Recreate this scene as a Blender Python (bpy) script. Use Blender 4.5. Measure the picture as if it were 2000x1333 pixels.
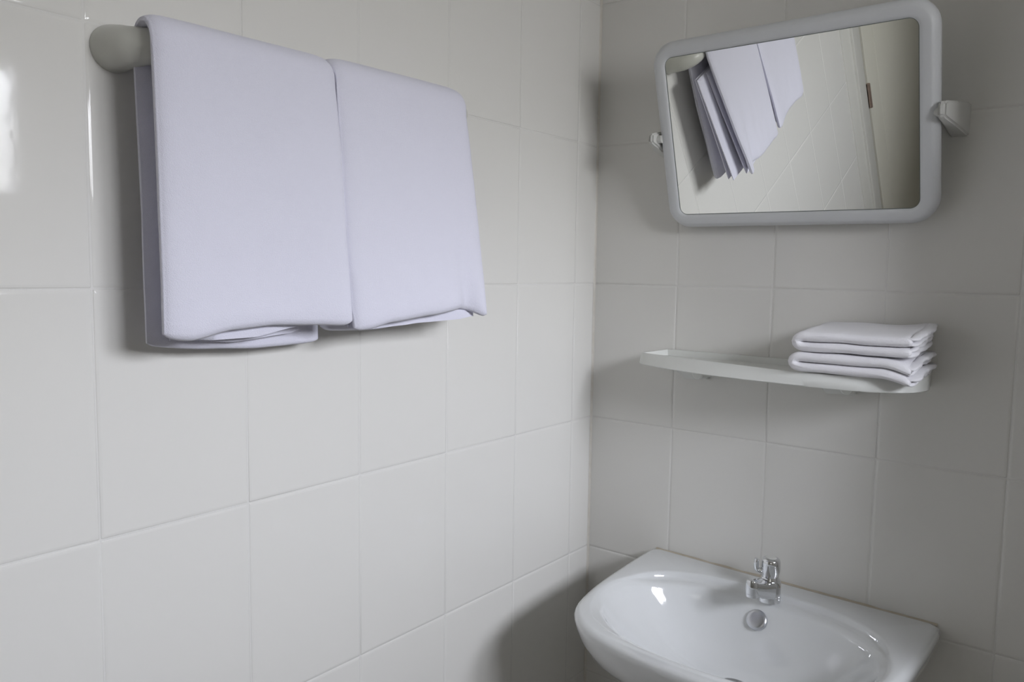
import bpy, bmesh, math, random
from mathutils import Vector, Matrix, noise

for o in list(bpy.data.objects):
    bpy.data.objects.remove(o, do_unlink=True)
scene = bpy.context.scene
COL = scene.collection
PI = math.pi
random.seed(7)

# ------------------------------------------------------------------ camera
EYE = 1.40                                   # height of the grout line at eye level
cam_d = bpy.data.cameras.new('camera')
cam_d.sensor_width = 36.0
cam_d.lens = 27.814
cam_d.clip_start = 0.02
cam = bpy.data.objects.new('camera', cam_d)
COL.objects.link(cam)
cam.location = (0.9486, -1.5039, EYE + 0.0304)
cam.rotation_euler = (1.479688, -0.015264, 0.666436)
scene.camera = cam

# ------------------------------------------------------------------ light
SKY = 12.2
w = bpy.data.worlds.new('world')
scene.world = w
w.use_nodes = True
nt = w.node_tree
nt.nodes.clear()
tc = nt.nodes.new('ShaderNodeTexCoord')
sx = nt.nodes.new('ShaderNodeSeparateXYZ')
rp = nt.nodes.new('ShaderNodeValToRGB')
# opposite houses and trees up to about 10 degrees, bright overcast sky above
STOPS = [(-.20, .22), (.0, .32), (.12, .47), (.22, .78), (.36, 1.0), (.8, 1.0)]
els = rp.color_ramp.elements
while len(els) < len(STOPS):
    els.new(.5)
for e, (sn, f) in zip(els, STOPS):
    e.position = (sn + 1) / 2
    warm = 1.0 - f
    e.color = (SKY * f * (.955 + .06 * warm), SKY * f * (.985 + .02 * warm), SKY * f * (1.085 - .10 * warm), 1)
mr = nt.nodes.new('ShaderNodeMapRange')
mr.inputs[1].default_value = -1
mr.inputs[2].default_value = 1
bg = nt.nodes.new('ShaderNodeBackground')
wo = nt.nodes.new('ShaderNodeOutputWorld')
nt.links.new(tc.outputs['Generated'], sx.inputs[0])
nt.links.new(sx.outputs['Z'], mr.inputs[0])
nt.links.new(mr.outputs[0], rp.inputs[0])
nt.links.new(rp.outputs[0], bg.inputs[0])
nt.links.new(bg.outputs[0], wo.inputs[0])
bg.inputs[1].default_value = 1.0

# the window the daylight comes through: right wall, high up
RX = 2.0                                      # inner face of the right wall
WY0, WY1, WZ0, WZ1 = -1.17, -0.385, EYE + 0.24, EYE + 0.70
pl = bpy.data.lights.new('window_portal', 'AREA')
pl.shape = 'RECTANGLE'
pl.size = WZ1 - WZ0
pl.size_y = WY1 - WY0
pl.cycles.is_portal = True
po = bpy.data.objects.new('window_portal', pl)
COL.objects.link(po)
po.location = (RX + 0.13, (WY0 + WY1) / 2, (WZ0 + WZ1) / 2)
po.rotation_euler = (0, PI / 2, 0)            # shines towards -X
# added fill light: an unseen glowing window in the end wall behind the camera
YB = -3.10
VX0, VX1, VZ0, VZ1 = 1.30, 1.90, 1.30, 2.15

scene.view_settings.view_transform = 'Standard'
scene.view_settings.look = 'None'
scene.view_settings.exposure = 1.88
scene.view_settings.gamma = 1.0
scene.view_settings.use_curve_mapping = False


# ------------------------------------------------------------------ materials
def mat(name, col, rough=.5, spec=.5, metal=0.0, coat=0.0, bump=None, sheen=0.0, tint=None, sss=0.0):
    m = bpy.data.materials.new(name)
    m.use_nodes = True
    n = m.node_tree.nodes
    l = m.node_tree.links
    b = n['Principled BSDF']
    b.inputs['Base Color'].default_value = (*col, 1)
    b.inputs['Roughness'].default_value = rough
    b.inputs['Specular IOR Level'].default_value = spec
    b.inputs['Metallic'].default_value = metal
    b.inputs['Coat Weight'].default_value = coat
    b.inputs['Coat Roughness'].default_value = .05
    if sheen:
        b.inputs['Sheen Weight'].default_value = sheen
        b.inputs['Sheen Roughness'].default_value = .5
    co = n.new('ShaderNodeTexCoord')
    src = co.outputs['Object']
    if tint:                                   # faint mottling of the colour
        tx = n.new('ShaderNodeTexNoise')
        tx.inputs['Scale'].default_value = tint[0]
        tx.inputs['Detail'].default_value = 4
        l.new(src, tx.inputs['Vector'])
        mx = n.new('ShaderNodeMix')
        mx.data_type = 'RGBA'
        mx.inputs[6].default_value = (*col, 1)
        mx.inputs[7].default_value = (*tint[1], 1)
        l.new(tx.outputs[0], mx.inputs[0])
        l.new(mx.outputs[2], b.inputs['Base Color'])
    if bump:
        last = None
        for sc, st, dist in bump:
            tx = n.new('ShaderNodeTexNoise')
            tx.inputs['Scale'].default_value = sc
            tx.inputs['Detail'].default_value = 3
            l.new(src, tx.inputs['Vector'])
            bp = n.new('ShaderNodeBump')
            bp.inputs['Strength'].default_value = st
            bp.inputs['Distance'].default_value = dist
            l.new(tx.outputs[0], bp.inputs['Height'])
            if last:
                l.new(last.outputs[0], bp.inputs['Normal'])
            last = bp
        l.new(last.outputs[0], b.inputs['Normal'])
    return m


M_TILE = mat('glazed_tile', (.815, .804, .768), .06, .24, bump=[(110, .06, .0006), (9, .10, .003)])
M_GROUT = mat('grout', (.80, .79, .76), .7, .3, bump=[(400, .3, .001)])
M_CAULK = mat('caulk', (.78, .76, .71), .35, .4, tint=(60, (.66, .62, .54)))
M_SEAL = mat('old_sealant', (.66, .61, .52), .45, .4, tint=(35, (.46, .39, .28)))
M_PLAST = mat('white_plastic', (.72, .72, .69), .33, .45, tint=(12, (.70, .70, .67)))
M_RAIL = mat('ivory_plastic', (.66, .66, .61), .32, .45)
M_SHELF = mat('shelf_plastic', (.82, .83, .795), .42, .45)
M_FRAME = mat('mirror_frame_plastic', (.70, .715, .73), .38, .45, bump=[(300, .08, .001)])
M_MIRROR = mat('mirror_silver', (.90, .905, .87), .0, .5, 1.0)
M_EDGE = mat('glass_gap_dark', (.20, .22, .20), .4)
M_PORC = mat('porcelain', (.80, .815, .82), .06, .55, coat=.5)
M_CHROME = mat('chrome', (.78, .79, .81), .05, .5, 1.0)
M_SATIN = mat('satin_chrome', (.62, .63, .66), .28, .5, 1.0)
M_DARK = mat('gap_shade', (.05, .05, .045), .8)
M_DOOR = mat('door_cream_paint', (.74, .72, .63), .40, .4, tint=(9, (.72, .70, .605)))
M_DFRAME = mat('door_frame_paint', (.74, .73, .68), .4, .4)
M_HINGE = mat('hinge_metal', (.50, .38, .32), .35, .5, .8)
M_FLOOR = mat('floor_tile', (.45, .42, .38), .3, .4, tint=(5, (.41, .385, .35)))
M_CEIL = mat('ceiling_paint', (.80, .80, .78), .9, .2)
M_WALLP = mat('wall_tile_plain', (.80, .785, .75), .12, .5, bump=[(45, .10, .0012)])
M_ALU = mat('window_frame_white', (.78, .79, .80), .35)


def towel_mat(name, col, inner=False):
    m = bpy.data.materials.new(name)
    m.use_nodes = True
    n, l = m.node_tree.nodes, m.node_tree.links
    b = n['Principled BSDF']
    b.inputs['Base Color'].default_value = (*col, 1)
    b.inputs['Roughness'].default_value = .95
    b.inputs['Specular IOR Level'].default_value = .1
    b.inputs['Sheen Weight'].default_value = .25
    b.inputs['Sheen Roughness'].default_value = .6
    co = n.new('ShaderNodeTexCoord')
    v = n.new('ShaderNodeTexVoronoi')
    v.inputs['Scale'].default_value = 950
    l.new(co.outputs['Object'], v.inputs['Vector'])
    t = n.new('ShaderNodeTexNoise')
    t.inputs['Scale'].default_value = 330
    t.inputs['Detail'].default_value = 5
    t.inputs['Roughness'].default_value = .7
    l.new(co.outputs['Object'], t.inputs['Vector'])
    ad = n.new('ShaderNodeMath')
    ad.operation = 'SUBTRACT'
    l.new(t.outputs[0], ad.inputs[0])
    l.new(v.outputs['Distance'], ad.inputs[1])
    bp = n.new('ShaderNodeBump')
    bp.inputs['Strength'].default_value = .34
    bp.inputs['Distance'].default_value = .0011
    l.new(ad.outputs[0], bp.inputs['Height'])
    t2 = n.new('ShaderNodeTexNoise')
    t2.inputs['Scale'].default_value = 22
    t2.inputs['Detail'].default_value = 3
    l.new(co.outputs['Object'], t2.inputs['Vector'])
    bp2 = n.new('ShaderNodeBump')
    bp2.inputs['Strength'].default_value = .22
    bp2.inputs['Distance'].default_value = .006
    l.new(t2.outputs[0], bp2.inputs['Height'])
    l.new(bp2.outputs[0], bp.inputs['Normal'])
    l.new(bp.outputs[0], b.inputs['Normal'])
    return m


M_TOWEL = towel_mat('terry_cotton', (.81, .805, .915))
M_TOWEL2 = towel_mat('terry_cotton_small', (.90, .89, .92))


def glass_mat():
    m = bpy.data.materials.new('window_glass')
    m.use_nodes = True
    n, l = m.node_tree.nodes, m.node_tree.links
    n.clear()
    o = n.new('ShaderNodeOutputMaterial')
    mx = n.new('ShaderNodeMixShader')
    fr = n.new('ShaderNodeFresnel')
    fr.inputs[0].default_value = 1.45
    tr = n.new('ShaderNodeBsdfTransparent')
    gl = n.new('ShaderNodeBsdfGlossy')
    gl.inputs['Roughness'].default_value = .02
    l.new(fr.outputs[0], mx.inputs[0])
    l.new(tr.outputs[0], mx.inputs[1])
    l.new(gl.outputs[0], mx.inputs[2])
    l.new(mx.outputs[0], o.inputs[0])
    return m


M_GLASS = glass_mat()
M_FILL = mat('fill_glow_glass', (.7, .7, .68), .6)
_b = M_FILL.node_tree.nodes['Principled BSDF']
_b.inputs['Emission Color'].default_value = (1.0, .985, .94, 1)
_b.inputs['Emission Strength'].default_value = .33  # glow added to fill in the back wall


# ------------------------------------------------------------------ helpers
def link(name, me, m, parent=None, smooth=True, ang=None):
    o = bpy.data.objects.new(name, me)
    COL.objects.link(o)
    if m and not me.materials:
        me.materials.append(m)
    if parent:
        o.parent = parent
    if smooth:
        for p in me.polygons:
            p.use_smooth = True
        if ang:
            me.set_sharp_from_angle(angle=math.radians(ang))
    return o


def from_bm(name, bm, m, parent=None, smooth=True, ang=40):
    bmesh.ops.recalc_face_normals(bm, faces=bm.faces)
    me = bpy.data.meshes.new(name)
    bm.to_mesh(me)
    bm.free()
    return link(name, me, m, parent, smooth, ang)


def thing(name, label, cat, loc=(0, 0, 0), group=None):
    o = bpy.data.objects.new(name, None)
    o.empty_display_size = .05
    COL.objects.link(o)
    o.location = loc
    o['label'] = label
    o['category'] = cat
    if group:
        o['group'] = group
    return o


def structure(o, label, cat):
    o['kind'] = 'structure'
    o['label'] = label
    o['category'] = cat
    return o


def box(bm, x0, x1, y0, y1, z0, z1, bev=0.0, seg=2):
    r = bmesh.ops.create_cube(bm, size=1)
    vs = r['verts']
    for v in vs:
        v.co = Vector(((x0 + x1) / 2 + v.co.x * (x1 - x0), (y0 + y1) / 2 + v.co.y * (y1 - y0),
                       (z0 + z1) / 2 + v.co.z * (z1 - z0)))
    if bev:
        es = list({e for v in vs for e in v.link_edges})
        bmesh.ops.bevel(bm, geom=es, offset=bev, segments=seg, affect='EDGES', profile=.5)


def rings(bm, loops, close=True, cap0=False, cap1=False):
    """bridge a list of point loops (equal length)"""
    vr = [[bm.verts.new(p) for p in lp] for lp in loops]
    n = len(vr[0])
    for a, b in zip(vr, vr[1:]):
        for i in range(n if close else n - 1):
            j = (i + 1) % n
            bm.faces.new((a[i], a[j], b[j], b[i]))
    if cap0:
        bm.faces.new(vr[0])
    if cap1:
        bm.faces.new(vr[-1])
    return vr


def lathe(bm, prof, origin, axis='Z', n=40, cap=True):
    """prof: (radius, height) list"""
    loops = []
    for r, h in prof:
        lp = []
        for i in range(n):
            a = 2 * PI * i / n
            c, s = r * math.cos(a), r * math.sin(a)
            p = {'Z': (c, s, h), 'X': (h, c, s), 'Y': (c, h, s)}[axis]
            lp.append(Vector(p) + Vector(origin))
        loops.append(lp)
    rings(bm, loops, True, cap, cap)


def tube(bm, pts, rad, n=28, sy=1.0, cap=True, up=(0, 0, 1)):
    """tube along a path; rad list; sy scales the section along 'up'"""
    pts = [Vector(p) for p in pts]
    loops = []
    up = Vector(up)
    for i, p in enumerate(pts):
        t = (pts[min(i + 1, len(pts) - 1)] - pts[max(i - 1, 0)]).normalized()
        s = t.cross(up).normalized()
        u = s.cross(t).normalized()
        r = rad[i]
        loops.append([p + s * (r * math.cos(2 * PI * k / n)) + u * (r * sy * math.sin(2 * PI * k / n)) for k in range(n)])
    rings(bm, loops, True, cap, cap)


def catmull(pts, per=8):
    P = [Vector(p) for p in pts]
    out = []
    for i in range(len(P) - 1):
        p0, p1, p2, p3 = P[max(i - 1, 0)], P[i], P[i + 1], P[min(i + 2, len(P) - 1)]
        for k in range(per):
            t = k / per
            out.append(.5 * ((2 * p1) + (p2 - p0) * t + (2 * p0 - 5 * p1 + 4 * p2 - p3) * t * t
                             + (3 * p1 - p0 - 3 * p2 + p3) * t ** 3))
    out.append(P[-1])
    return out


def interp(tab, x):
    """piecewise smooth lookup in [(x, y), ...]"""
    if x <= tab[0][0]:
        return tab[0][1]
    for (a, ya), (b, yb) in zip(tab, tab[1:]):
        if x <= b:
            t = (x - a) / (b - a)
            t = t * t * (3 - 2 * t) * .5 + t * .5
            return ya + (yb - ya) * t
    return tab[-1][1]


# ------------------------------------------------------------------ tiled walls
TW, TH, GAP, TT = .2012, .30, .0018, .007
_tc = {}


def tile_mesh(wd, ht):
    key = (round(wd, 4), round(ht, 4))
    if key in _tc:
        return _tc[key]
    bm = bmesh.new()
    # glazed face with a pillowed edge; face looks along +Z locally, top of face at z = 0
    prof = [(0.0, -TT), (0.0, -.00078), (.0012, -.00028), (.0042, 0)]
    loops = []
    for ins, z in prof:
        a, b = wd / 2 - ins, ht / 2 - ins
        c = .0008 + ins * .35
        loops.append([(-a + c, -b, z), (a - c, -b, z), (a, -b + c, z), (a, b - c, z), (a - c, b, z), (-a + c, b, z), (-a, b - c, z), (-a, -b + c, z)])
    rings(bm, loops, True, False, True)
    bmesh.ops.recalc_face_normals(bm, faces=bm.faces)
    me = bpy.data.meshes.new('tile')
    bm.to_mesh(me)
    bm.free()
    me.materials.append(M_TILE)
    for p in me.polygons:
        p.use_smooth = True
    # keep the flat face flat
    big = max(me.polygons, key=lambda p: p.area)
    es = set(big.edge_keys)
    for e in me.edges:
        if tuple(sorted(e.vertices)) in {tuple(sorted(k)) for k in es}:
            e.use_edge_sharp = True
    _tc[key] = me
    return me


def lay_tiles(wall, us, vs, place, skip=None):
    """us, vs: joint positions; place(u, v) -> matrix"""
    for u0, u1 in zip(us, us[1:]):
        for v0, v1 in zip(vs, vs[1:]):
            if skip and skip(u0, u1, v0, v1):
                continue
            wd, ht = u1 - u0 - GAP, v1 - v0 - GAP
            if wd < .01 or ht < .01:
                continue
            o = bpy.data.objects.new('tile', tile_mesh(wd, ht))
            COL.objects.link(o)
            o.parent = wall
            jit = Matrix.Rotation(random.gauss(0, .0009), 4, 'X') @ Matrix.Rotation(random.gauss(0, .0009), 4, 'Y')
            o.matrix_local = place((u0 + u1) / 2, (v0 + v1) / 2) @ Matrix.Translation((0, 0, random.uniform(-.0002, .0002))) @ jit


CEIL = 2.60
PX0, PX1, PYE = .985, 1.085, -.265
DY0, DY1 = -2.64, -1.88                      # door opening in the left wall
FR0 = -1.675                                   # where the tiles stop and the door frame starts

bm = bmesh.new()
box(bm, -.14, -.0008, FR0, .14, 0, CEIL)
box(bm, -.14, -.0014, DY0, FR0, 2.12, CEIL)
box(bm, -.14, -.0014, YB - .14, DY0, 0, CEIL)
wall_left = structure(from_bm('wall_left', bm, M_GROUT, smooth=False), 'white glazed tile wall with the towel rail on it', 'wall')
bm = bmesh.new()
box(bm, -.0009, RX + .15, .0008, .14, 0, CEIL)
wall_back = structure(from_bm('wall_back', bm, M_GROUT, smooth=False), 'white tile wall behind the mirror, shelf and washbasin', 'wall')

rows = [0.0] + [.2 + .3 * i for i in range(9)]
usL = [0.0, .0771] + [.0771 + TW * k for k in range(1, 8)]
usL = [u for u in usL if u < -FR0 - .01] + [-FR0]
Ml = Matrix(((0, 0, 1, 0), (-1, 0, 0, 0), (0, 1, 0, 0), (0, 0, 0, 1)))   # local x -> -Y, y -> Z, z -> +X
# (columns are images of local axes)
Ml = Matrix(((0, 0, 1, 0), (1, 0, 0, 0), (0, 1, 0, 0), (0, 0, 0, 1)))
lay_tiles(wall_left, usL, rows, lambda u, v: Matrix.Translation((0, -u, v)) @ Ml)
usB = [TW * k for k in range(0, 10)] + [RX]
Mb = Matrix(((1, 0, 0, 0), (0, 0, -1, 0), (0, 1, 0, 0), (0, 0, 0, 1)))
lay_tiles(wall_back, usB, rows, lambda u, v: Matrix.Translation((u, 0, v)) @ Mb)

# corner bead of white filler between the two tiled walls
bm = bmesh.new()
lp = []
for z in (0.0, CEIL):
    pts = [(0.0, 0.0), (.0042, 0.0)]
    for k in range(1, 6):
        a = k / 6 * PI / 2
        pts.append((.0042 - .0034 * math.sin(a), -.0042 + .0034 * math.cos(a)))
    pts.append((0, -.0042))
    lp.append([(x, y, z) for x, y in pts])
rings(bm, lp, True, True, True)
structure(from_bm('trim_1', bm, M_CAULK), 'thin white filler bead up the tiled corner', 'trim')

# right wall with the window opening, end wall, floor, ceiling
bm = bmesh.new()
box(bm, RX, RX + .15, YB - .14, WY0, 0, CEIL)
box(bm, RX, RX + .15, WY1, .0014, 0, CEIL)
box(bm, RX, RX + .15, WY0, WY1, 0, WZ0)
box(bm, RX, RX + .15, WY0, WY1, WZ1, CEIL)
structure(from_bm('wall_right', bm, M_WALLP, smooth=False), 'white wall with the daylight window opposite the towels', 'wall')
bm = bmesh.new()
box(bm, -.0014, VX0, YB - .14, YB, 0, CEIL)
box(bm, VX1, RX, YB - .14, YB, 0, CEIL)
box(bm, VX0, VX1, YB - .14, YB, 0, VZ0)
box(bm, VX0, VX1, YB - .14, YB, VZ1, CEIL)
structure(from_bm('wall_front', bm, M_WALLP, smooth=False), 'white end wall facing the mirror', 'wall')
bm = bmesh.new()
box(bm, -.14, RX + .15, YB - .14, .14, -.1, 0)
structure(from_bm('floor', bm, M_FLOOR, smooth=False), 'pale bathroom floor', 'floor')
bm = bmesh.new()
box(bm, -.14, RX + .15, YB - .14, .14, CEIL, CEIL + .1)
structure(from_bm('ceiling', bm, M_CEIL, smooth=False), 'white painted ceiling', 'ceiling')

# unseen partition, added and sized to shade the back wall (outside the frame, to the right of the basin)
bm = bmesh.new()
box(bm, PX0, PX1, PYE, -.0075, 0, CEIL, .003)
structure(from_bm('shade_partition', bm, M_WALLP, smooth=False), 'unseen partition added right of the washbasin to shade the back wall', 'wall')

# window
win = structure(thing('window_1', 'white framed window high in the right wall', 'window', (RX, (WY0 + WY1) / 2, (WZ0 + WZ1) / 2)),
                'white framed window high in the right wall', 'window')
hy, hz = (WY1 - WY0) / 2, (WZ1 - WZ0) / 2
bm = bmesh.new()
for a in ((-hy, -hy + .03, -hz, hz), (hy - .03, hy, -hz, hz), (-hy, hy, -hz, -hz + .03), (-hy, hy, hz - .03, hz), (-.018, .018, -hz, hz)):
    box(bm, .03, .075, a[0], a[1], a[2], a[3], .003)
from_bm('window_frame', bm, M_ALU, win)
for s in (-1, 1):
    bm = bmesh.new()
    y0, y1 = sorted((s * .018, s * (hy - .03)))
    box(bm, .050, .054, y0, y1, -hz + .03, hz - .03)
    from_bm('pane', bm, M_GLASS, win, smooth=False)

fill_win = structure(thing('fill_window', 'unseen window added behind the camera as fill light', 'window', ((VX0 + VX1) / 2, YB, (VZ0 + VZ1) / 2)),
                 'unseen window added behind the camera as fill light', 'window')
hx, hz = (VX1 - VX0) / 2, (VZ1 - VZ0) / 2
bm = bmesh.new()
for a in ((-hx, -hx + .03, -hz, hz), (hx - .03, hx, -hz, hz), (-hx, hx, -hz, -hz + .03), (-hx, hx, hz - .03, hz)):
    box(bm, a[0], a[1], -.075, -.03, a[2], a[3], .003)
from_bm('window_frame', bm, M_ALU, fill_win)
bm = bmesh.new()
box(bm, -hx + .03, hx - .03, -.054, -.050, -hz + .03, hz - .03)
from_bm('pane', bm, M_FILL, fill_win, smooth=False)  # glowing pane, the added fill light itself

# door beside the tiles of the left wall (seen in the mirror)
dr = structure(thing('door_1', 'cream painted door seen in the mirror', 'door', (0, DY1, 0)), 'cream painted door seen in the mirror', 'door')
bm = bmesh.new()
box(bm, -.10, .003, .0140, FR0 - DY1, 0, 2.12, .001)
box(bm, -.10, .012, .100, .115, 0, 2.12, .003)
from_bm('door_frame', bm, M_DFRAME, dr)
bm = bmesh.new()
box(bm, -.10, -.012, .0005, .0135, 0, 2.12)  # near-black strip standing in for the shade inside the door gap
from_bm('door_gap_shade', bm, M_DARK, dr, smooth=False)
bm = bmesh.new()
box(bm, -.045, .006, DY0 - DY1 + .002, 0, .01, 2.10, .002)
from_bm('door_leaf', bm, M_DOOR, dr)
bm = bmesh.new()
box(bm, -.02, .0072, DY0 - DY1 + .03, -.13, .06, 2.05, .002)
from_bm('door_panel', bm, M_DOOR, dr)
for hz_ in (.90, 1.75):
    bm = bmesh.new()
    lathe(bm, [(.001, 0), (.007, .001), (.007, .099), (.001, .1)], (.008, .005, hz_), 'Z', 20)
    from_bm('hinge', bm, M_HINGE, dr)

# ------------------------------------------------------------------ washbasin
CX = .447
RIMZ = EYE - .5675
basin = thing('washbasin', 'white ceramic washbasin mounted on the back wall under the shelf', 'washbasin', (CX, 0, RIMZ))
basin.rotation_euler = (0, math.radians(1.0), 0)
OUT = [(-.2700, -.0006), (-.2765, -.0035), (-.2795, -.0110), (-.2790, -.084), (-.272, -.217), (-.263, -.286), (-.250, -.345), (-.233, -.378), (-.206, -.407),
       (-.175, -.425), (-.135, -.436), (-.075, -.444), (0, -.447)]
right = [(-x, y) for x, y in OUT[::-1][1:]]
outp = [Vector((p.x, p.y)) for p in catmull([(x, y, 0) for x, y in OUT + right], 6)]
C0 = Vector((0, -.245))
NB = 144


def cast(ang):
    d = Vector((math.cos(ang), math.sin(ang)))
    best = None
    P = outp + [outp[0]]
    for a, b in zip(P, P[1:]):
        e = b - a
        den = d.x * e.y - d.y * e.x
        if abs(den) < 1e-12:
            continue
        q = a - C0
        t = (q.x * e.y - q.y * e.x) / den
        s = (q.x * d.y - q.y * d.x) / den
        if t > 0 and -1e-6 <= s <= 1 + 1e-6:
            if best is None or t < best:
                best = t
    return best


def sup(ang, a, bb, bf, e):
    c, s = math.cos(ang), math.sin(ang)
    b = bb if s > 0 else bf
    return (abs(c / a) ** e + abs(s / b) ** e) ** (-1 / e)


# angles, with the two square rear corners hit exactly
angs = [2 * PI * i / NB for i in range(NB)]
for sgn in (1, -1):
    ca = math.atan2(.245 - .0006, sgn * .2700) % (2 * PI)
    k = min(range(NB), key=lambda i: abs(angs[i] - ca))
    angs[k] = ca
Rout = [cast(a) for a in angs]
Rb = [sup(a, .232, .160, .166, 2.15) for a in angs]                     # edge of the bowl
Ro = [sup(a, .238, .178, .178, 2.75) for a in angs]                      # edge of the rear step


def back(a):
    t = max(0.0, min(1.0, (math.sin(a) - .12) / .42))
    return t * t * (3 - 2 * t)


DRY = .032                                     # the drain sits a little towards the wall


def ring(rf, zf, sh=0.0):
    out = []
    for i, a in enumerate(angs):
        r = rf(i, a)
        out.append((C0.x + r * math.cos(a), C0.y + sh * DRY + r * math.sin(a), zf(i, a)))
    return out


L = []
L.append(ring(lambda i, a: .022, lambda i, a: -.134, 1))
L.append(ring(lambda i, a: .030, lambda i, a: -.1305, 1))
def bowl_z(t, a):
    b = back(a)
    p = 2.25 + 1.35 * b
    top = -.0240 * b - .0150 * (1 - b)
    return top - (.1290 + top) * (1 - t ** p)


for t in (.26, .36, .46, .56, .65, .73, .80, .86, .91, .95, .98):
    L.append(ring(lambda i, a, t=t: .030 * (1 - t) * .3 + Rb[i] * t, lambda i, a, t=t: bowl_z(t, a), (1 - t) ** 1.3))
lipz = lambda a, zb, zf: zb * back(a) + zf * (1 - back(a))
L.append(ring(lambda i, a: Rb[i], lambda i, a: lipz(a, -.0215, -.0130)))
L.append(ring(lambda i, a: Rb[i] + .0035, lambda i, a: lipz(a, -.0172, -.0098)))
L.append(ring(lambda i, a: Rb[i] + .008, lambda i, a: lipz(a, -.0150, -.0066)))
L.append(ring(lambda i, a: Rb[i] + max(.010, (Ro[i] - Rb[i]) * .60), lambda i, a: lipz(a, -.0135, -.0044)))
L.append(ring(lambda i, a: max(Ro[i] - .0030, Rb[i] + .012), lambda i, a: lipz(a, -.0125, -.0030)))
L.append(ring(lambda i, a: max(Ro[i] - .0005, Rb[i] + .014), lambda i, a: lipz(a, -.0090, -.0020)))
L.append(ring(lambda i, a: max(Ro[i] + .0015, Rb[i] + .016), lambda i, a: lipz(a, -.0020, -.0010)))
L.append(ring(lambda i, a: max(Ro[i] + .0040, Rb[i] + .018), lambda i, a: lipz(a, -.0006, -.0003)))
L.append(ring(lambda i, a: max(Ro[i] + .0075, Rb[i] + .021), lambda i, a: 0.0))
e_in = lambda i, a, m: Rout[i] - min(m, .35 * (Rout[i] - Ro[i]))
L.append(ring(lambda i, a: e_in(i, a, .014), lambda i, a: 0.0))
L.append(ring(lambda i, a: e_in(i, a, .008), lambda i, a: -.0012))
L.append(ring(lambda i, a: e_in(i, a, .003), lambda i, a: -.0045))
L.append(ring(lambda i, a: Rout[i], lambda i, a: -.0115))


def body(s, sy, z):
    out = []
    for i, a in enumerate(angs):
        x = C0.x + Rout[i] * math.cos(a)
        y = C0.y + Rout[i] * math.sin(a)
        out.append((x * s, y * sy, z))
    return out


for s, sy, z in ((.996, .995, -.022), (.975, .975, -.045), (.93, .93, -.075), (.85, .86, -.105), (.72, .76, -.135), (.56, .63, -.160),
                 (.42, .52, -.178), (.36, .45, -.20), (.33, .40, -.24)):
    L.append(body(s, sy, z))
bm = bmesh.new()
rings(bm, L, True, False, True)
from_bm('bowl', bm, M_PORC, basin, ang=75)
# drain and overflow
bm = bmesh.new()
lathe(bm, [(.0005, -.1325), (.012, -.1320), (.019, -.1285), (.0262, -.1262), (.0302, -.1282), (.0305, -.133), (.021, -.150)], (-.004, C0.y + DRY, 0), 'Z', 48)
from_bm('drain', bm, M_SATIN, basin)
bm = bmesh.new()
lathe(bm, [(.0005, .0048), (.012, .0048), (.0165, .0040), (.0186, .0022), (.0190, -.004)], (0, 0, 0), 'Z', 48)
ov = from_bm('overflow_cap', bm, M_SATIN, basin)
ov.location = (-.010, -.0985, -.0475)
ov.rotation_euler = (math.radians(58), 0, 0)
# sealant against the wall
bm = bmesh.new()
lp = []
for k in range(61):
    x = -.272 + .544 * k / 60
    h = -.0004 + .0016 * noise.noise(Vector((x * 30, 3.1, 0)))
    lp.append([(x, -.0004, -.006), (x, -.0034, -.0042), (x, -.0020, h * .5 - .002), (x, -.0006, h)])
rings(bm, lp, True, True, True)
from_bm('sealant', bm, M_SEAL, basin)

# ------------------------------------------------------------------ tap
tap = thing('basin_tap', 'chrome pillar tap standing at the back of the washbasin', 'tap', (.450, -.076, RIMZ - .0010))
bm = bmesh.new()
lathe(bm, [(.0001, -.0115), (.0205, -.0115), (.0208, .0010), (.0200, .0030), (.0195, .0250), (.0185, .0285), (.0001, .0290)], (0, 0, 0), 'Z', 48)
from_bm('tap_body', bm, M_CHROME, tap)
# spout: a block with a rounded nose, rising towards the front
NOSE = Vector((-.0095, -.0615))
r0, r1 = .0185, .0125
ax = NOSE.normalized()
side = Vector((-ax.y, ax.x))
plan = []
for k in range(13):
    a = PI / 2 + PI * k / 12
    plan.append(ax * (r0 * math.cos(a)) + side * (r0 * math.sin(a)))
for k in range(1, 6):
    plan.append(plan[12].lerp(NOSE - side * r1, k / 6))
for k in range(15):
    a = -PI / 2 + PI * k / 14
    plan.append(NOSE + ax * (r1 * math.cos(a)) + side * (r1 * math.sin(a)))
for k in range(1, 6):
    plan.append((NOSE + side * r1).lerp(plan[0], k / 6))


def spz(p, top):
    f = max(0, min(1, p.dot(ax) / (NOSE.length + r1)))
    if top:
        return .0275 + .0185 * f - .004 * math.sin(PI * f)
    return -.0040 + .0225 * max(0, (f - .12) / .88) ** 1.15


def sploop(ins, top, dz):
    c = NOSE * .5
    out = []
    for p in plan:
        q = NOSE * (max(0, min(1, p.dot(ax) / NOSE.length)))
        d = (q - p)
        d = d.normalized() * ins if d.length > ins else d * .9
        out.append((p.x + d.x, p.y + d.y, spz(p, top) + dz))
    return out


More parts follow.
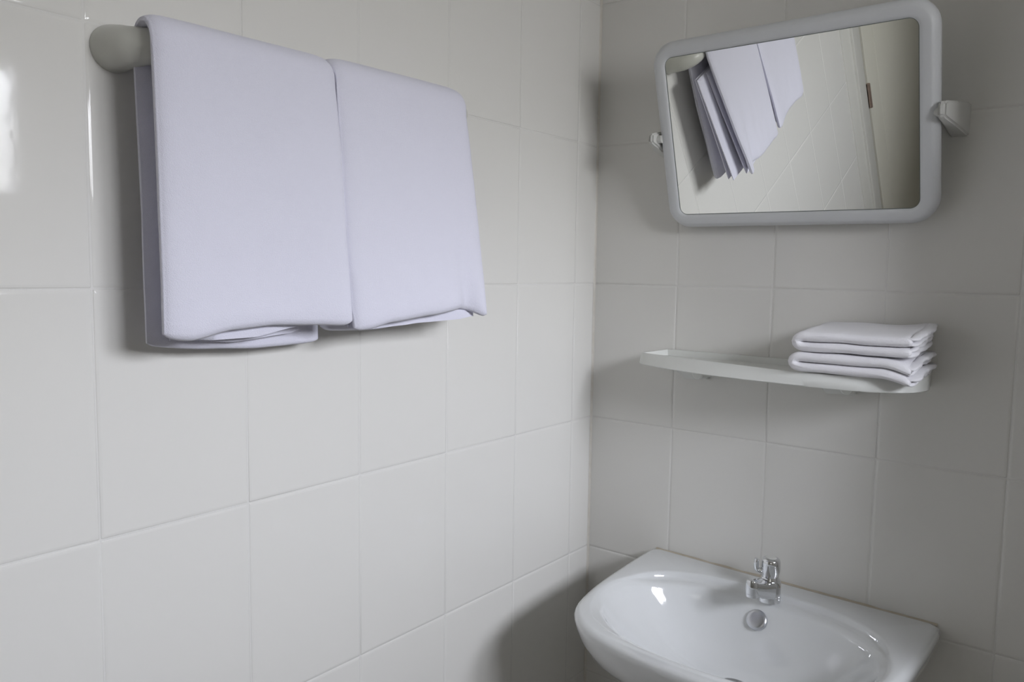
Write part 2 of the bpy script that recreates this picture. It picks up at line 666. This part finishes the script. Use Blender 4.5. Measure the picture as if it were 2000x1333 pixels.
bm = bmesh.new()
rings(bm, [sploop(.008, False, .0), sploop(.0022, False, .0), sploop(0, False, .0016), sploop(0, True, -.0030), sploop(.0010, True, -.0009),
           sploop(.0030, True, 0), sploop(.009, True, .0006)], True, True, True)
from_bm('spout', bm, M_CHROME, tap)
bm = bmesh.new()
lathe(bm, [(.0001, .0240), (.0108, .0240), (.0108, .0195), (.0119, .0190), (.0119, .0138), (.0108, .0130), (.0095, .0130), (.0001, .0150)], (NOSE.x, NOSE.y, 0), 'Z', 36)
from_bm('spout_nozzle', bm, M_CHROME, tap)
bm = bmesh.new()
lathe(bm, [(.0001, .0270), (.0172, .0275), (.0174, .0300), (.0160, .0330), (.0152, .0350), (.0158, .0400), (.0170, .0450), (.0174, .0520), (.0174, .0620), (.0166, .0665),
           (.0142, .0695), (.0112, .0707), (.0104, .0700), (.0001, .0700)], (0, 0, 0), 'Z', 48)
hd = from_bm('tap_handle', bm, M_CHROME, tap)
bm = bmesh.new()
pts = catmull([(-.0130, -.0075, .0470), (-.0185, -.0105, .0445), (-.0222, -.0125, .0485), (-.0230, -.0130, .0580), (-.0222, -.0125, .0675)], 6)
tube(bm, pts, [.0047 + .0010 * math.sin(i / (len(pts) - 1) * PI) for i in range(len(pts) - 1)] + [.0028], 20, .8, up=(.6, .8, .1))
from_bm('handle_lever', bm, M_CHROME, hd)
bm = bmesh.new()
lathe(bm, [(.0001, .0700), (.0098, .0700), (.0094, .0714), (.0001, .0717)], (0, 0, 0), 'Z', 32)
from_bm('indicator_cap', bm, M_PLAST, hd)

# ------------------------------------------------------------------ shelf
SZ = EYE
shelf = thing('wall_shelf', 'narrow off-white plastic shelf on the back wall holding folded hand towels', 'shelf', (.42, 0, EYE - .15))
NS = 80


def shelf_front(top):
    if top:
        tab = [(.160, -.066), (.168, -.071), (.224, -.088), (.308, -.112), (.434, -.144), (.494, -.1525), (.555, -.1545), (.622, -.144), (.672, -.113), (.690, -.062)]
    else:
        tab = [(.155, -.0645), (.166, -.075), (.190, -.090), (.258, -.119), (.359, -.146), (.457, -.1565), (.546, -.1585), (.623, -.1485), (.677, -.115), (.693, -.062)]
    c = [(p.x, p.y) for p in catmull([(x, y, 0) for x, y in tab], 12)]
    # even spacing along the curve
    d = [0]
    for a, b in zip(c, c[1:]):
        d.append(d[-1] + math.hypot(b[0] - a[0], b[1] - a[1]))
    pts = []
    k = 0
    for q in range(NS + 1):
        t = d[-1] * q / NS
        while k < len(d) - 2 and d[k + 1] < t:
            k += 1
        u = (t - d[k]) / max(1e-9, d[k + 1] - d[k])
        pts.append((c[k][0] + (c[k + 1][0] - c[k][0]) * u, c[k][1] + (c[k + 1][1] - c[k][1]) * u))
    return pts


ft, fb = shelf_front(True), shelf_front(False)
bl, br = (.184, -.0008), (.684, -.0008)


def sh_loop(front, zf, zb, ins=0.0, backy=-.0008):
    lp = []
    n = len(front)
    cx, cy = .42, -.05
    pts = list(front)
    for x, y in pts:
        if ins:
            d = Vector((cx - x, cy - y))
            d.normalize()
            x, y = x + d.x * ins, y + d.y * ins * 1.0
        lp.append((x - .42, y, zf - (EYE - .15)))
    for k in range(9):
        t = k / 8
        x = br[0] + (bl[0] - br[0]) * t
        if ins:
            x += (cx - x) / abs(cx - x + 1e-9) * ins * .8
        lp.append((x - .42, backy, zb - (EYE - .15)))
    return lp


zt, ztb, zb_ = EYE - .1366, EYE - .1325, EYE - .1600
LS = [sh_loop(ft, zt - .0080, ztb - .0120, .0085, -.0085),
      sh_loop(ft, zt - .0020, ztb - .0040, .0068, -.0072),
      sh_loop(ft, zt - .0003, ztb - .0004, .0055, -.0060),
      sh_loop(ft, zt, ztb, .0040, -.0045),
      sh_loop(ft, zt - .0002, ztb, .0012, -.0012),
      sh_loop(ft, zt - .0014, ztb - .001, 0, -.0008)]
mid = [((a[0] + b[0]) / 2, (a[1] + b[1]) / 2 - .0012) for a, b in zip(ft, fb)]
LS += [sh_loop(mid, (zt + zb_) / 2, (ztb + zb_) / 2, 0), sh_loop(fb, zb_ + .0015, zb_ + .002, 0),
       sh_loop(fb, zb_, zb_, .0020), sh_loop(fb, zb_ + .003, zb_ + .003, .02)]
bm = bmesh.new()
rings(bm, LS, True, True, True)
from_bm('tray', bm, M_SHELF, shelf, ang=50)
for bx in (.262, .545):
    bm = bmesh.new()
    x0, x1 = bx - .045 - .42, bx + .026 - .42
    z1, z0 = -.0080, -.040
    # wall plate, two cheeks and a round boss
    sec = [[(x0, -.001, z1), (x1, -.001, z1), (x1 - .006, -.001, z0 + .003), (x0 + .012, -.001, z0)],
           [(x0 + .001, -.030, z1), (x1, -.030, z1), (x1 - .005, -.012, z0 + .003), (x0 + .014, -.012, z0)],
           [(x0 + .002, -.062, z1), (x1 - .002, -.062, z1), (x1 - .006, -.050, z1 - .006), (x0 + .016, -.050, z1 - .006)]]
    rings(bm, sec, True, True, True)
    bmesh.ops.bevel(bm, geom=list(bm.edges), offset=.0018, segments=2, affect='EDGES')
    br_ = from_bm('bracket', bm, M_SHELF, shelf)
    bm = bmesh.new()
    lathe(bm, [(.0005, -.052), (.010, -.052), (.012, -.050), (.012, -.006), (.014, -.001)], (bx + .016 - .42, 0, z1 - .013), 'Y', 28)
    from_bm('screw_boss', bm, M_SHELF, br_)

# ------------------------------------------------------------------ tilting mirror
PIV = Vector((.44145, -.092, EYE + .285))
MW, MH1, MH2 = .4923, .1757, .1790
TILT, YAW = math.radians(17.6), math.radians(-1.2)
mir = thing('tilting_mirror', 'white plastic framed tilting mirror pivoted on wall brackets above the shelf', 'mirror', PIV)
Rt = Matrix.Rotation(TILT, 4, 'X') @ Matrix.Rotation(YAW, 4, 'Z')


def rrect(hw, h1, h2, r, w, n=10):
    """rounded rectangle in local XZ, w = offset along local +Y (into the wall)"""
    pts = []
    for cx_, cz_, a0 in ((hw - r, h1 - r, 0), (-hw + r, h1 - r, PI / 2), (-hw + r, -h2 + r, PI), (hw - r, -h2 + r, 1.5 * PI)):
        for k in range(n + 1):
            a = a0 + k / n * PI / 2
            pts.append((cx_ + r * math.cos(a), w, cz_ + r * math.sin(a)))
    return pts


FWD = .0275
prof = [(-.0005, .010), (.0, .0042), (.0008, .0030), (.0030, .0010), (.0060, .0), (.0165, .0), (.0195, .0012), (.0240, .0060), (.0266, .0105), (.0275, .0150),
        (.0275, .0230), (.0262, .0260), (.0230, .0270), (.006, .0270)]
bm = bmesh.new()
LS = []
for u, wv in prof:
    ins = FWD - u
    LS.append(rrect(MW / 2 - ins, MH1 - ins, MH2 - ins, max(.044 - ins, .012), wv))
rings(bm, LS, True, False, True)
fr_ = from_bm('frame', bm, M_FRAME, mir, ang=50)
fr_.matrix_local = Rt
bm = bmesh.new()
rings(bm, [rrect(MW / 2 - FWD + .002, MH1 - FWD + .002, MH2 - FWD + .002, .018, .0075), rrect(MW / 2 - FWD + .002, MH1 - FWD + .002, MH2 - FWD + .002, .018, .0045)],
      True, True, True)
gl = from_bm('mirror_glass', bm, M_MIRROR, mir, smooth=False)
bm = bmesh.new()
LS = []
for u, wv in ((-.0003, .0040), (.0011, .0040), (.0011, .0050), (-.0003, .0050)):
    LS.append(rrect(MW / 2 - FWD - u, MH1 - FWD - u, MH2 - FWD - u, .014, wv))
rings(bm, LS + LS[:1], True)
bmesh.ops.remove_doubles(bm, verts=bm.verts, dist=1e-6)
gk = from_bm('glass_gap_shade', bm, M_EDGE, mir, ang=30)  # dark ring drawn for the shaded gap between frame and glass
gk.matrix_local = Rt
gl.matrix_local = Rt
gl['label'] = 'silvered mirror glass'
for s in (-1, 1):
    bm = bmesh.new()
    xw = .2760
    za, zb = .0285, -.0255
    def sec(y, x0, x1, zt_, zb2):
        return [(s * x0, y, zt_), (s * x1, y, zt_), (s * x1, y, zb2), (s * x0, y, zb2)]
    rings(bm, [sec(.0915, .2470, xw, za, zb), sec(.0885, .2475, xw, za, zb), sec(.030, .2482, .2690, .0215, -.0185), sec(-.012, .2466, .2595 if s > 0 else .2570, .0160 if s > 0 else .0125, -.0110 if s > 0 else -.0090),
               sec(-.017, .2475, .2582 if s > 0 else .2560, .0125 if s > 0 else .0095, -.0085 if s > 0 else -.0065)], True, True, True)
    bmesh.ops.bevel(bm, geom=list(bm.edges), offset=.0032, segments=3, affect='EDGES')
    from_bm('bracket', bm, M_PLAST, mir)
    bm = bmesh.new()
    x0, x1 = sorted((s * .238, s * .256))
    lathe(bm, [(.0005, x0), (.0075, x0), (.0075, x1), (.0005, x1)], (0, .004, .002), 'X', 24)
    from_bm('pivot_pin', bm, M_PLAST, mir)

# ------------------------------------------------------------------ towel rail
BARX, BR = .066, .0155
RY0, RY1 = -1.0505, -.513


def barz(y):
    return EYE + .2735 + .0145 * (y + 1.05)        # the rail rises a little towards the corner


rail = thing('towel_rail', 'off-white plastic towel rail on the left wall', 'towel rail', (0, (RY0 + RY1) / 2, barz((RY0 + RY1) / 2)))
rc = (RY0 + RY1) / 2
bm = bmesh.new()
ys = [RY0 + .03 + (RY1 - RY0 - .06) * k / 20 - rc for k in range(21)]
tube(bm, [(BARX, y, barz(y + rc) - barz(rc)) for y in ys], [BR] * 21, 36)
from_bm('bar', bm, M_RAIL, rail)
for y0, s in ((RY0, 1), (RY1, -1)):
    bm = bmesh.new()
    path = catmull([(.0005, 0, .003), (.010, 0, .0026), (.024, .0005, .0015), (.040, .003, 0), (.054, .010, 0), (.063, .021, 0), (.066, .034, 0), (.066, .046, 0)], 6)
    rad = [interp([(0, .0268), (.10, .0262), (.25, .0246), (.42, .0224), (.60, .0200), (.78, .0178), (.90, .0166), (1, .0157)], i / (len(path) - 1)) for i in range(len(path))]
    pts = [(p.x, y0 - rc + s * p.y, p.z + barz(y0 + s * p.y) - barz(rc)) for p in path]
    tube(bm, pts, rad, 40)
    from_bm('end_post', bm, M_RAIL, rail)


# ------------------------------------------------------------------ towels
def hang_towel(parent, name, m, ycols, zf, zbk, xf, xbk, tf, tb, rad, seed, nv=46, wav=.0022, backin=0.0, org=Vector((0, 0, 0))):
    """one folded cloth over the rail.
    ycols(v, h) -> Y ; zf(v), zbk(v): bottoms of front and back ; xf / xbk: centre planes ; h = 1 at the rail, 0 at the hem"""
    stations = [0, .004, .012, .025, .045, .07] + [.07 + .86 * k / (nv - 1) for k in range(1, nv - 1)] + [.93, .955, .975, .988, .996, 1]
    loops = []
    for v in stations:
        e = abs(2 * v - 1)
        f = max(.30, (1 - e ** 14) ** .5) if e < 1 else .30
        path = []
        z0, z1 = zf(v), zbk(v)
        BARZ = barz(ycols(v, 1))
        NF = 26
        for k in range(NF):
            t = k / NF
            z = z0 + (BARZ - z0) * t
            x = xf(v, 1 - t)
            path.append((x, z, 1 if t > .02 else .8, tf, t))
        for k in range(13):
            a = PI * k / 12
            path.append((BARX + rad * math.cos(a), BARZ + rad * math.sin(a), 1, tf + (tb - tf) * k / 12, 1.0))
        for k in range(1, NF + 1):
            t = k / NF
            z = BARZ + (z1 - BARZ) * t
            x = xbk(v, t)
            path.append((x, z, 1, tb, 1 - t))
        P = [Vector((p[0], p[1])) for p in path]
        outer, inner = [], []
        for i, p in enumerate(path):
            tg = (P[min(i + 1, len(P) - 1)] - P[max(i - 1, 0)]).normalized()
            nrm = Vector((tg.y, -tg.x))        # points away from the rail
            t = p[3] * f * .5
            y = ycols(v, p[4]) + (backin * (1 - v) ** 2 * min(1, max(0, (i - NF - 3) / 10.0)) if backin else 0)
            wv = wav * noise.noise(Vector((y * 9 + seed, p[1] * 7, seed * 3.7))) + wav * .35 * noise.noise(Vector((y * 34, p[1] * 30, seed)))
            fade = .25 + .75 * (1 - p[4])
            outer.append(Vector((P[i].x + nrm.x * (t + wv * fade), y, P[i].y + nrm.y * (t + wv * fade))))
            inner.append(Vector((P[i].x - nrm.x * (t - wv * fade), y, P[i].y - nrm.y * (t - wv * fade))))
        # rounded hems
        def hem(a, b, down):
            mid_ = (a + b) / 2
            r = (a - b).length / 2
            return [a.lerp(b, .14) + Vector((0, 0, -r * .7)), mid_ + Vector((0, 0, -r)), b.lerp(a, .14) + Vector((0, 0, -r * .7))]
        lp = outer + hem(outer[-1], inner[-1], 1) + inner[::-1] + hem(inner[0], outer[0], 1)
        loops.append([q - org for q in lp])
    bm = bmesh.new()
    rings(bm, loops, True, True, True)
    return from_bm(name, bm, m, parent, ang=80)


def sheet(parent, name, m, y0, y1, x, t, ztop, zbot, seed, org, nv=30, nz=24, wav=.0015):
    """an inner layer of the fold: a thin hanging leaf"""
    loops = []
    for k in range(nv + 1):
        v = k / nv
        e = abs(2 * v - 1)
        f = max(.35, (1 - e ** 10) ** .5) if e < 1 else .35
        fr, bk = [], []
        zb = zbot(v)
        for j in range(nz + 1):
            h = j / nz
            z = zb + (ztop - zb) * h
            y = (y0 + (y1 - y0) * v)
            wv = wav * noise.noise(Vector((y * 14 + seed, z * 9, seed)))
            xx = x(v, 1 - h) + wv
            tt = t * f * .5 * (1 if 0 < j < nz else .55)
            fr.append(Vector((xx + tt, y, z)))
            bk.append(Vector((xx - tt, y, z)))
        loops.append([q - org for q in fr + bk[::-1]])
    bm = bmesh.new()
    rings(bm, loops, True, True, True)
    return from_bm(name, bm, m, parent, ang=80)


RAD = BR + .0100
TFR = .0175
G_T = 'bath towels hanging on the rail'
orgA = Vector((BARX, -.92, barz(-.92)))
tA = thing('bath_towel', 'white bath towel folded over the rail, nearest the end post at left', 'towel', orgA, G_T)
yA0 = [(0, -1.0485), (.5, -1.0495), (1, -1.0530)]
yA1 = [(0, -.7960), (.3, -.7985), (.7, -.7990), (1, -.8040)]


def ycA(v, h):
    a, b = interp(yA0, h), interp(yA1, h)
    return a + (b - a) * v


zfA = lambda v: EYE + interp([(0, -.0475), (.12, -.0500), (.33, -.0400), (.55, -.0365), (.8, -.0385), (1, -.0420)], v)
xfA = lambda v, d: BARX + RAD + .001 * d + .022 * d * v * v * (1.5 - .5 * v) + .002 * d * math.sin(v * 7)
zbA = lambda v: EYE + interp([(0, -.062), (.3, -.069), (.6, -.073), (1, -.0715)], v)
xbA = lambda v, d: BARX - RAD + .002 * d
hang_towel(tA, 'outer_fold', M_TOWEL, ycA, zfA, zbA, xfA, xbA, TFR, .012, RAD, 1.3, backin=.006, org=orgA)
sheet(tA, 'inner_fold', M_TOWEL, -1.030, -.800, lambda v, d: BARX + .010 + .014 * d * v, .010, EYE + .232, lambda v: EYE + interp([(0, -.054), (.2, -.0605), (.45, -.0600), (.7, -.0500), (.85, -.0455), (1, -.0380)], v), 4.1, orgA)
sheet(tA, 'inner_fold', M_TOWEL, -1.024, -.815, lambda v, d: BARX - .006 + .001 * d, .007, EYE + .232, lambda v: EYE + interp([(0, -.060), (.4, -.0665), (.8, -.0600), (1, -.0480)], v), 5.6, orgA)

orgB = Vector((BARX, -.64, barz(-.64)))
tB = thing('bath_towel', 'white bath towel folded over the rail, on the side towards the corner', 'towel', orgB, G_T)
yB0 = [(0, -.7860), (.10, -.7905), (.35, -.7960), (.7, -.7975), (1, -.8010)]
yB1 = [(0, -.5390), (.4, -.5375), (.8, -.5385), (1, -.5410)]


def ycB(v, h):
    a, b = interp(yB0, h), interp(yB1, h)
    return a + (b - a) * v


def xfB(v, d):
    x = BARX + RAD - .0015 + d * (.018 + .032 * v) + .002 * d * math.sin(v * 4.0 + .4)
    x -= .016 * math.exp(-((v - .66 - .20 * d) / .075) ** 2) * d ** 5      # dent beside the outer corner
    return x


zfB = lambda v: EYE + interp([(0, -.0520), (.08, -.0490), (.25, -.0400), (.55, -.0320), (.80, -.0240), (.88, -.0265), (1, -.0410)], v)
zbB = lambda v: EYE + interp([(0, -.052), (.4, -.0545), (.75, -.0480), (1, -.0470)], v)
xbB = lambda v, d: BARX - RAD - .006 * min(1, d * 2.5) + .003 * d
hang_towel(tB, 'outer_fold', M_TOWEL, ycB, zfB, zbB, xfB, xbB, TFR, .022, RAD, 8.7, org=orgB)
sheet(tB, 'inner_fold', M_TOWEL, -.780, -.548, lambda v, d: BARX + RAD - .0175 + d * (.016 + .028 * v), .009, EYE + .232, lambda v: EYE + interp([(0, -.0555), (.12, -.0585), (.40, -.0550), (.52, -.0525), (.85, -.0500), (1, -.0455)], v), 2.2, orgB)
sheet(tB, 'inner_fold', M_TOWEL, -.750, -.505, lambda v, d: BARX + .004 + d * (.010 + .022 * v), .007, EYE + .232, lambda v: EYE + interp([(0, -.050), (.5, -.049), (1, -.040)], v), 3.4, orgB)
sheet(tB, 'inner_fold', M_TOWEL, -.750, -.512, lambda v, d: BARX - .004 + d * (.007 + .017 * v), .006, EYE + .232, lambda v: EYE + interp([(0, -.050), (.5, -.049), (1, -.040)], v), 9.4, orgB)


# folded hand towels on the shelf
def hand_towel(name, label, base, h, x0, x1, y0, y1, seed, droop, layers):
    org = Vector(((x0 + x1) / 2, (y0 + y1) / 2, base))
    root = thing(name, label, 'towel', org, 'folded hand towels on the shelf')

    def deform(p):
        p = p.copy()
        tx = max(0, min(1, (p.x - x0) / (x1 - x0)))
        ty = max(0, min(1, (p.y - y0) / (y1 - y0)))            # 0 at the front
        p.z = HB + (p.z - HB) * (1 + .20 * ty)
        p.z += droop(tx, ty)
        p.z += .0016 * noise.noise(Vector((p.x * 22 + seed, p.y * 22, p.z * 30)))
        p.y += .0022 * noise.noise(Vector((p.x * 17, seed, p.z * 45)))
        p.x += .0016 * noise.noise(Vector((seed, p.y * 26, p.z * 60)))
        return p
    # C-shaped fold: upper leaf, bend at the left, lower leaf
    tl = h / 2 - .0002
    ctr = []
    R = h / 2 - tl / 2
    NX = 34
    for k in range(NX + 1):
        x = x1 - (x1 - x0 - h / 2) * k / NX
        ctr.append((x, base + h - tl / 2, 0))
    for k in range(1, 10):
        a = PI / 2 + PI * k / 10
        ctr.append((x0 + h / 2 + (h / 2 - tl / 2) * math.cos(a) * 1.9, base + h / 2 + R * math.sin(a), 0))
    for k in range(NX + 1):
        x = x0 + h / 2 + (x1 - x0 - h / 2) * k / NX
        ctr.append((x, base + tl / 2, 0))
    P = [Vector((c[0], c[1])) for c in ctr]
    loops = []
    st = [0, .004, .012, .024, .040, .065, .10] + [.1 + .8 * k / 16 for k in range(1, 16)] + [.90, .935, .960, .976, .988, .996, 1]
    for v in st:
        e = abs(2 * v - 1)
        f = max(.26, (1 - e ** 20) ** .5) if e < 1 else .26
        outer, inner = [], []
        for i in range(len(P)):
            tg = (P[min(i + 1, len(P) - 1)] - P[max(i - 1, 0)]).normalized()
            nr = Vector((tg.y, -tg.x)) * -1
            t = tl * f * .5
            end = min(i, len(P) - 1 - i)
            if end < 2:
                t *= (.55, .85)[end]
            y = y0 + (y1 - y0) * v
            a = P[i] - nr * t
            b = P[i] + nr * t
            outer.append(deform(Vector((a.x, y, a.y))) - org)
            inner.append(deform(Vector((b.x, y, b.y))) - org)
        loops.append(outer + inner[::-1])
    bm = bmesh.new()
    rings(bm, loops, True, True, True)
    from_bm('outer_fold', bm, M_TOWEL2, root, ang=None)
    # edges of the layers showing at the open right-hand end
    for q in range(layers):
        zc = base + h * (q + .5) / layers
        ex = .005 + .008 * abs(noise.noise(Vector((q * 3.3 + seed, 1.7, 0)))) * 2
        lt = h / layers * .46
        lp = []
        for k in range(25):
            v = k / 24
            y = y0 + .004 + (y1 - y0 - .006) * v
            f = (1 - abs(2 * v - 1) ** 6) ** .5 * .75 + .25
            xe = x1 + ex * f + .0035 * noise.noise(Vector((y * 60, q * 2.1, seed)))
            z = zc + .0025 * noise.noise(Vector((y * 45, q * 5.1, seed + 4)))
            xs = x1 - .005
            c = [(xs, y, zc + lt * .5), (x1, y, z + lt * f), (xe - .002, y, z + lt * f * .8), (xe, y, z), (xe - .002, y, z - lt * f * .8), (x1, y, z - lt * f), (xs, y, zc - lt * .5)]
            lp.append([deform(Vector(c_)) - org for c_ in c])
        bm = bmesh.new()
        rings(bm, lp, True, True, True)
        from_bm('layer_edge', bm, M_TOWEL2, root, ang=80)
    return root


HB = EYE - .1360


def droop_low(tx, ty):
    q = max(0, (tx - .74) / .26)
    return -.011 * q * q * max(0, 1 - ty / .40)


def droop_up(tx, ty):
    return .008 * max(0, (tx - .70) / .30) ** 2 * ty - .0035 * max(0, 1 - tx / .22) ** 2 * ty


hand_towel('hand_towel', 'lower folded white hand towel lying directly on the shelf', HB, .0335, .498, .683, -.164, -.010, 1.9, droop_low, 4)
hand_towel('hand_towel', 'upper folded white hand towel on top of the other one', HB + .0352, .0330, .502, .682, -.162, -.010, 6.3, droop_up, 4)
